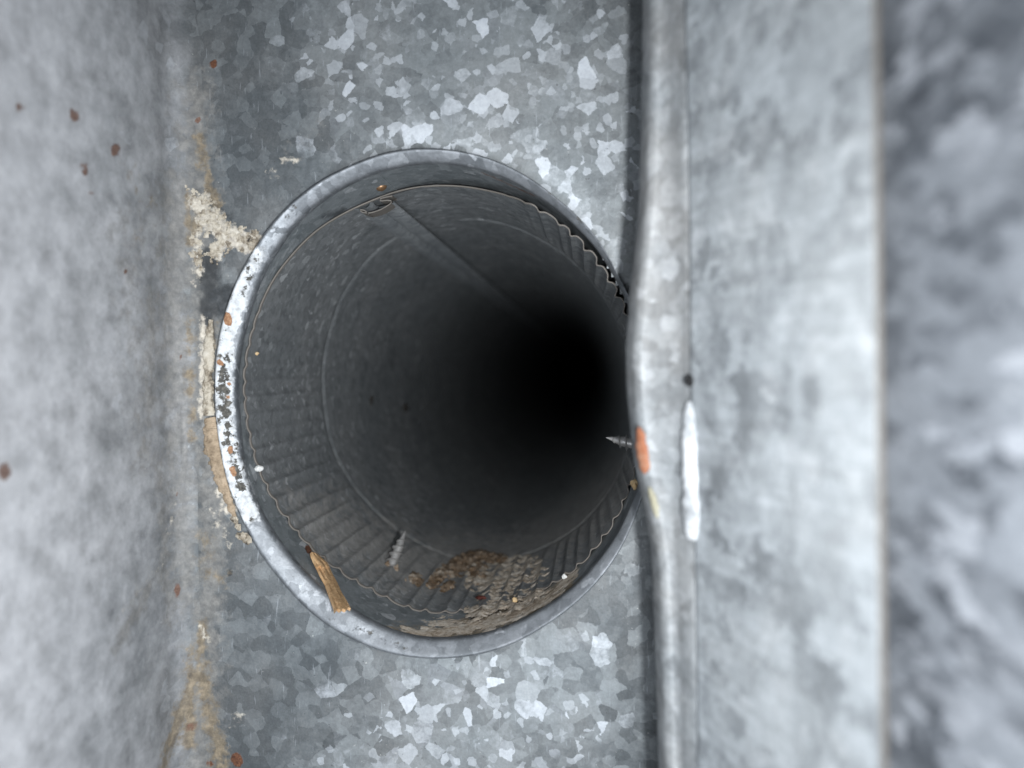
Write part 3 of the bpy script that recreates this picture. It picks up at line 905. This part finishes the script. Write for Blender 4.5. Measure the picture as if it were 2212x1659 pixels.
# ------------------------------------------------------------------ crusts of dirt on the tube walls
def tube_crust(name, table, blobs, th_rng, y_rng, height, mat, label, cat, seed=0, thr=.34, n=(170, 130), brk=1.0, sc=420, flut=False):
    t = np.linspace(*th_rng, n[0]); y = np.linspace(*y_rng, n[1])
    T, Y = np.meshgrid(t, y)
    r = rad(table, T)
    if flut:
        pf = T * NFL + rad(PHW, T)
        r = r - (1.25 * (.5 + .5 * np.cos(pf + .5 * np.sin(pf))) ** 1.3 - .15) * .00085 * .9
    P = np.stack([PC[0] + r * np.cos(T), Y, PC[1] + r * np.sin(T)], -1)
    px, py = proj(P)
    f = seg_field(px, py, blobs)
    n1 = fbm(P, sc * .6, 6, seed).reshape(T.shape)
    n2 = fbm(P, sc * 1.3, 4, seed + 4).reshape(T.shape)
    m = f + brk * .42 * n1 - thr
    m = np.where(f < .03, -1, m)
    h = height * np.clip(m * 2.2, 0, 1) ** .6 * np.clip(.6 + .45 * n2 + .25 * n1, .15, 2.0) - .00012
    P[..., 0] -= h * np.cos(T); P[..., 2] -= h * np.sin(T)
    kp = (m > 0)
    keep = kp[:-1, :-1] | kp[1:, :-1] | kp[:-1, 1:] | kp[1:, 1:]
    F = grid_faces(n[1], n[0], keep=keep)
    used = np.unique(F)
    remap = -np.ones(P.size // 3, int); remap[used] = np.arange(len(used))
    o = link_mesh(name, P.reshape(-1, 3)[used], remap[F], mat)
    return tag(o, label, cat)
D = math.radians
tube_crust('dirt_crust', R_PIPE - .0003, [([(935, 1255), (965, 1235), (1010, 1206)], 24, 1), ([(1010, 1202), (1040, 1200), (1085, 1208)], 15, 1), ([(1000, 1225), (1040, 1240), (1030, 1215)], 26, .55), ([(955, 1268), (975, 1262)], 14, .9)],
           (D(258), D(292)), (.018, .125), .0017, M_DIRT, 'rough dark brown crust of dirt on the crimped pipe bottom', 'dirt', 1, brk=.9)
tube_crust('dirt_crust', R_PIPE - .0002, [([(1040, 1250), (1120, 1255), (1150, 1240)], 40, .72), ([(1080, 1225), (1150, 1222)], 26, .6), ([(1060, 1270), (1080, 1300), (1030, 1320)], 28, .8), ([(1100, 1280), (1110, 1320), (1160, 1280)], 32, .8)],
           (D(262), D(306)), (.010, .125), .00045, M_SAND, 'thin pale grey film of dried mud over the pipe flutes', 'dirt', 2, brk=2.2, flut=True, sc=420, n=(280, 220))
tube_crust('dirt_crust', R_SLV - .0001, [([(855, 1372), (900, 1372), (960, 1366), (1040, 1352), (1110, 1330)], 24, .85), ([(930, 1345), (1000, 1350)], 22, .5), ([(1110, 1325), (1160, 1305), (1200, 1275)], 22, .95), ([(1200, 1270), (1240, 1235)], 14, .8)],
           (D(255), D(316)), (.0005, .06), .00028, M_SAND, 'sandy brown dirt lying along the collar bottom inside the rim', 'dirt', 3, brk=1.1, n=(240, 130))
tube_crust('dirt_crust', R_PIPE - .0003, [([(893, 1245), (905, 1252)], 15, 1), ([(875, 1250)], 7, .8)], (D(250), D(275)), (.01, .11), .0012, M_DIRT, 'small brown speck of dirt between the screw and the large crust', 'dirt', 4, n=(130, 120))

# ------------------------------------------------------------------ plaster and mortar in the left corner
def panel_crust(name, blobs, rng, y, height, mat, label, cat, seed, thr=.42, brk=1.1, step=.0003, sc=520):
    a = at_y(rng[0], rng[3], y); b = at_y(rng[1], rng[2], y)
    xs = np.arange(a.x, b.x, step); zs = np.arange(a.z, b.z, step)
    X, Z = np.meshgrid(xs, zs)
    P = np.stack([X, np.full_like(X, y), Z], -1)
    px, py = proj(P)
    f = seg_field(px, py, blobs)
    n1 = fbm(P, sc, 6, seed).reshape(X.shape); n2 = fbm(P, sc * 2.5, 4, seed + 5).reshape(X.shape)
    m = np.where(f < .03, -1, f + brk * .42 * n1 - thr)
    P[..., 1] -= height * np.clip(m * 2.2, 0, 1) ** .6 * np.clip(.6 + .8 * n2, .2, 2) - .0001
    # never lower than the panel or the bend of the wall
    cor = np.clip(XL + .0085 - X, 0, .0084)
    P[..., 1] -= .0085 - np.sqrt(np.maximum(.0085 ** 2 - cor ** 2, 0)) 
    kp = m > 0
    keep = kp[:-1, :-1] | kp[1:, :-1] | kp[:-1, 1:] | kp[1:, 1:]
    F = grid_faces(len(zs), len(xs), keep=keep)
    used = np.unique(F)
    remap = -np.ones(P.size // 3, int); remap[used] = np.arange(len(used))
    return tag(link_mesh(name, P.reshape(-1, 3)[used], remap[F], mat), label, cat)
panel_crust('plaster_splash', [([(452, 468), (466, 500), (472, 540)], 34, 1.1), ([(480, 500), (520, 515), (552, 525)], 28, .85), ([(425, 420), (450, 455)], 26, .6), ([(424, 500), (428, 570)], 16, .6)],
            (405, 575, 395, 600), -.0002, .00035, M_PALE, 'pale flaking plaster splash on the panel left of the rim', 'plaster', 1, brk=3.4, thr=.78)
panel_crust('plaster_splash', [([(520, 1158), (535, 1166)], 14, 1), ([(505, 1120), (515, 1140)], 10, .8)], (480, 560, 1080, 1190), -.0002, .0016, M_PALE, 'knobbly pale plaster lump at the lower end of the mortar strip', 'plaster', 3, brk=.7)

def lumpy_tube(name, path, mat, label, cat, seed, nseg=260, nring=34, flat=.55):
    pts = [(Vector((at_y(x, y, -.001).x, 0, at_y(x, y, -.001).z)), r * .225 / FPX) for x, y, r in path]
    P = []
    L = len(pts) - 1
    for i in range(nseg):
        s = i / (nseg - 1) * L
        k = min(int(s), L - 1); f = s - k
        f = f * f * (3 - 2 * f)
        p = pts[k][0].lerp(pts[k + 1][0], f); r = pts[k][1] * (1 - f) + pts[k + 1][1] * f
        tan = (pts[k + 1][0] - pts[k][0]).normalized()
        sd = Vector((0, -1, 0)).cross(tan).normalized()
        for j in range(nring):
            a = 2 * math.pi * j / nring
            d = sd * math.cos(a) + Vector((0, -1, 0)) * math.sin(a) * flat
            q = p + d * r
            nn = mnoise.fractal(q * 420 + Vector((seed, 0, 0)), .7, 2.1, 6) * .42 + mnoise.noise(q * 90) * .28
            P.append(tuple(p + d * r * (1 + nn)))
    o = link_mesh(name, P, grid_faces(nseg, nring, closed=True), mat)
    return tag(o, label, cat)
lumpy_tube('mortar_strip', [(452, 690, 5), (448, 740, 11), (446, 800, 12), (447, 860, 13), (449, 898, 15)], M_PALE, 'upper greyish mortar strip squeezed between duct wall and rim', 'mortar', 2, nseg=240)
lumpy_tube('mortar_strip', [(450, 903, 14), (456, 930, 21), (463, 970, 24), (472, 1020, 19), (484, 1065, 13), (497, 1100, 8), (505, 1118, 3)], M_MORTAR, 'lower tan mortar strip cracked and crumbling along the rim', 'mortar', 5, nseg=260)

# ------------------------------------------------------------------ crumbs
def crumb(name, c, size, mat, label, cat, seed=0, sq=(1, 1, 1), jag=.5):
    bm = bmesh.new()
    bmesh.ops.create_icosphere(bm, subdivisions=2, radius=1)
    rng = random.Random(seed)
    ax = Vector((rng.random() - .5, rng.random() - .5, rng.random() - .5))
    for vtx in bm.verts:
        k = 1 + jag * mnoise.noise(vtx.co * 1.3 + Vector((seed * 2.1, 0, 0)))
        vtx.co = Vector((vtx.co.x * sq[0], vtx.co.y * sq[1], vtx.co.z * sq[2])) * k * size
    me = bpy.data.meshes.new(name); bm.to_mesh(me); bm.free(); me.materials.append(mat)
    o = bpy.data.objects.new(name, me); COL.objects.link(o)
    o.location = c
    return tag(o, label, cat)
def on_tube(px, py, table, lift=.0006):
    q, t = hit_tube(px, py, table)
    return q + tube_frame(t) * lift
crumb('white_pebble', on_tube(556, 1012, R_SLV - .0005, .0004), .0015, M_WHITE, 'white pebble caught on the crimped pipe edge at left', 'pebble', 1, (1.1, 1, .75))
crumb('grit_crumb', on_tube(553, 763, R_PIPE, .0003), .0006, M_CRUMB, 'tiny tan crumb stuck high on the left pipe wall', 'crumb', 2)
crumb('grit_crumb', on_tube(1116, 1307, R_PIPE, .0018), .0009, M_CRUMB, 'round beige crumb on the dried mud near the rim', 'crumb', 3)
crumb('grit_crumb', on_tube(1224, 1253, R_SLV, .0014), .0008, M_WHITE, 'pale crumb at the right end of the collar dirt', 'crumb', 4)
crumb('grit_crumb', at_y(1256, 500, .017), .0013, M_CRUMB, 'yellow crumb wedged in the gap at upper right', 'crumb', 5, (1, .8, .6))
crumb('grit_crumb', at_y(1372, 1046, .004), .0016, M_CRUMB, 'ochre crumb at the right edge below the orange smear', 'crumb', 6, (.8, 1, 1))
crumb('red_flake', on_tube(1040, 1302, R_PIPE, .0018), .0014, M_RED, 'dark red flake lying on the pipe mud', 'flake', 7, (1.4, .7, .5))
crumb('black_debris', on_tube(874, 881, R_PIPE, .0006), .0026, M_BLACK, 'black square scrap of debris deep on the left pipe wall', 'debris', 8, (.7, 1.3, 1), .7)
crumb('black_debris', on_tube(801, 866, R_PIPE, .0003), .0018, M_BLACK, 'small dark sliver of debris beside the square scrap', 'debris', 9, (.4, 1, 1.3), .7)

# smears on the folded edge
def smear(name, path, depth, mat, label, cat, thick=.0006):
    P = []
    nseg, nring = 40, 14
    L = len(path) - 1
    face = Vector((-.75, -.66, 0)).normalized(); side = Vector((.66, -.75, 0)).normalized()
    for i in range(nseg):
        s = i / (nseg - 1) * L
        k = min(int(s), L - 1); f = s - k
        a, b = path[k], path[k + 1]
        x = a[0] * (1 - f) + b[0] * f; y = a[1] * (1 - f) + b[1] * f; wd = (a[2] * (1 - f) + b[2] * f) / FPX * depth
        c = at_y(x, y, depth - .225)
        for j in range(nring):
            an = 2 * math.pi * j / nring
            nn = 1 + .35 * mnoise.noise(c * 700 + Vector((math.cos(an), math.sin(an), 0)))
            P.append(tuple(c + side * math.cos(an) * wd * nn * 1.3 + face * math.sin(an) * thick * min(1, wd / .0006)))
    return tag(link_mesh(name, P, grid_faces(nseg, nring, closed=True), mat), label, cat)
smear('sealant_smear', [(1380, 922, 2), (1383, 935, 8), (1386, 965, 12), (1390, 990, 13), (1392, 1010, 11), (1393, 1022, 3)], .1772, M_ORANGE, 'bright orange sealant smear on the folded edge beside the screw', 'sealant')
smear('sealant_smear', [(1403, 1052, 2), (1409, 1070, 7), (1415, 1095, 8), (1420, 1118, 3)], .1768, M_YELLOW, 'dull yellow sealant smear low on the folded edge', 'sealant')
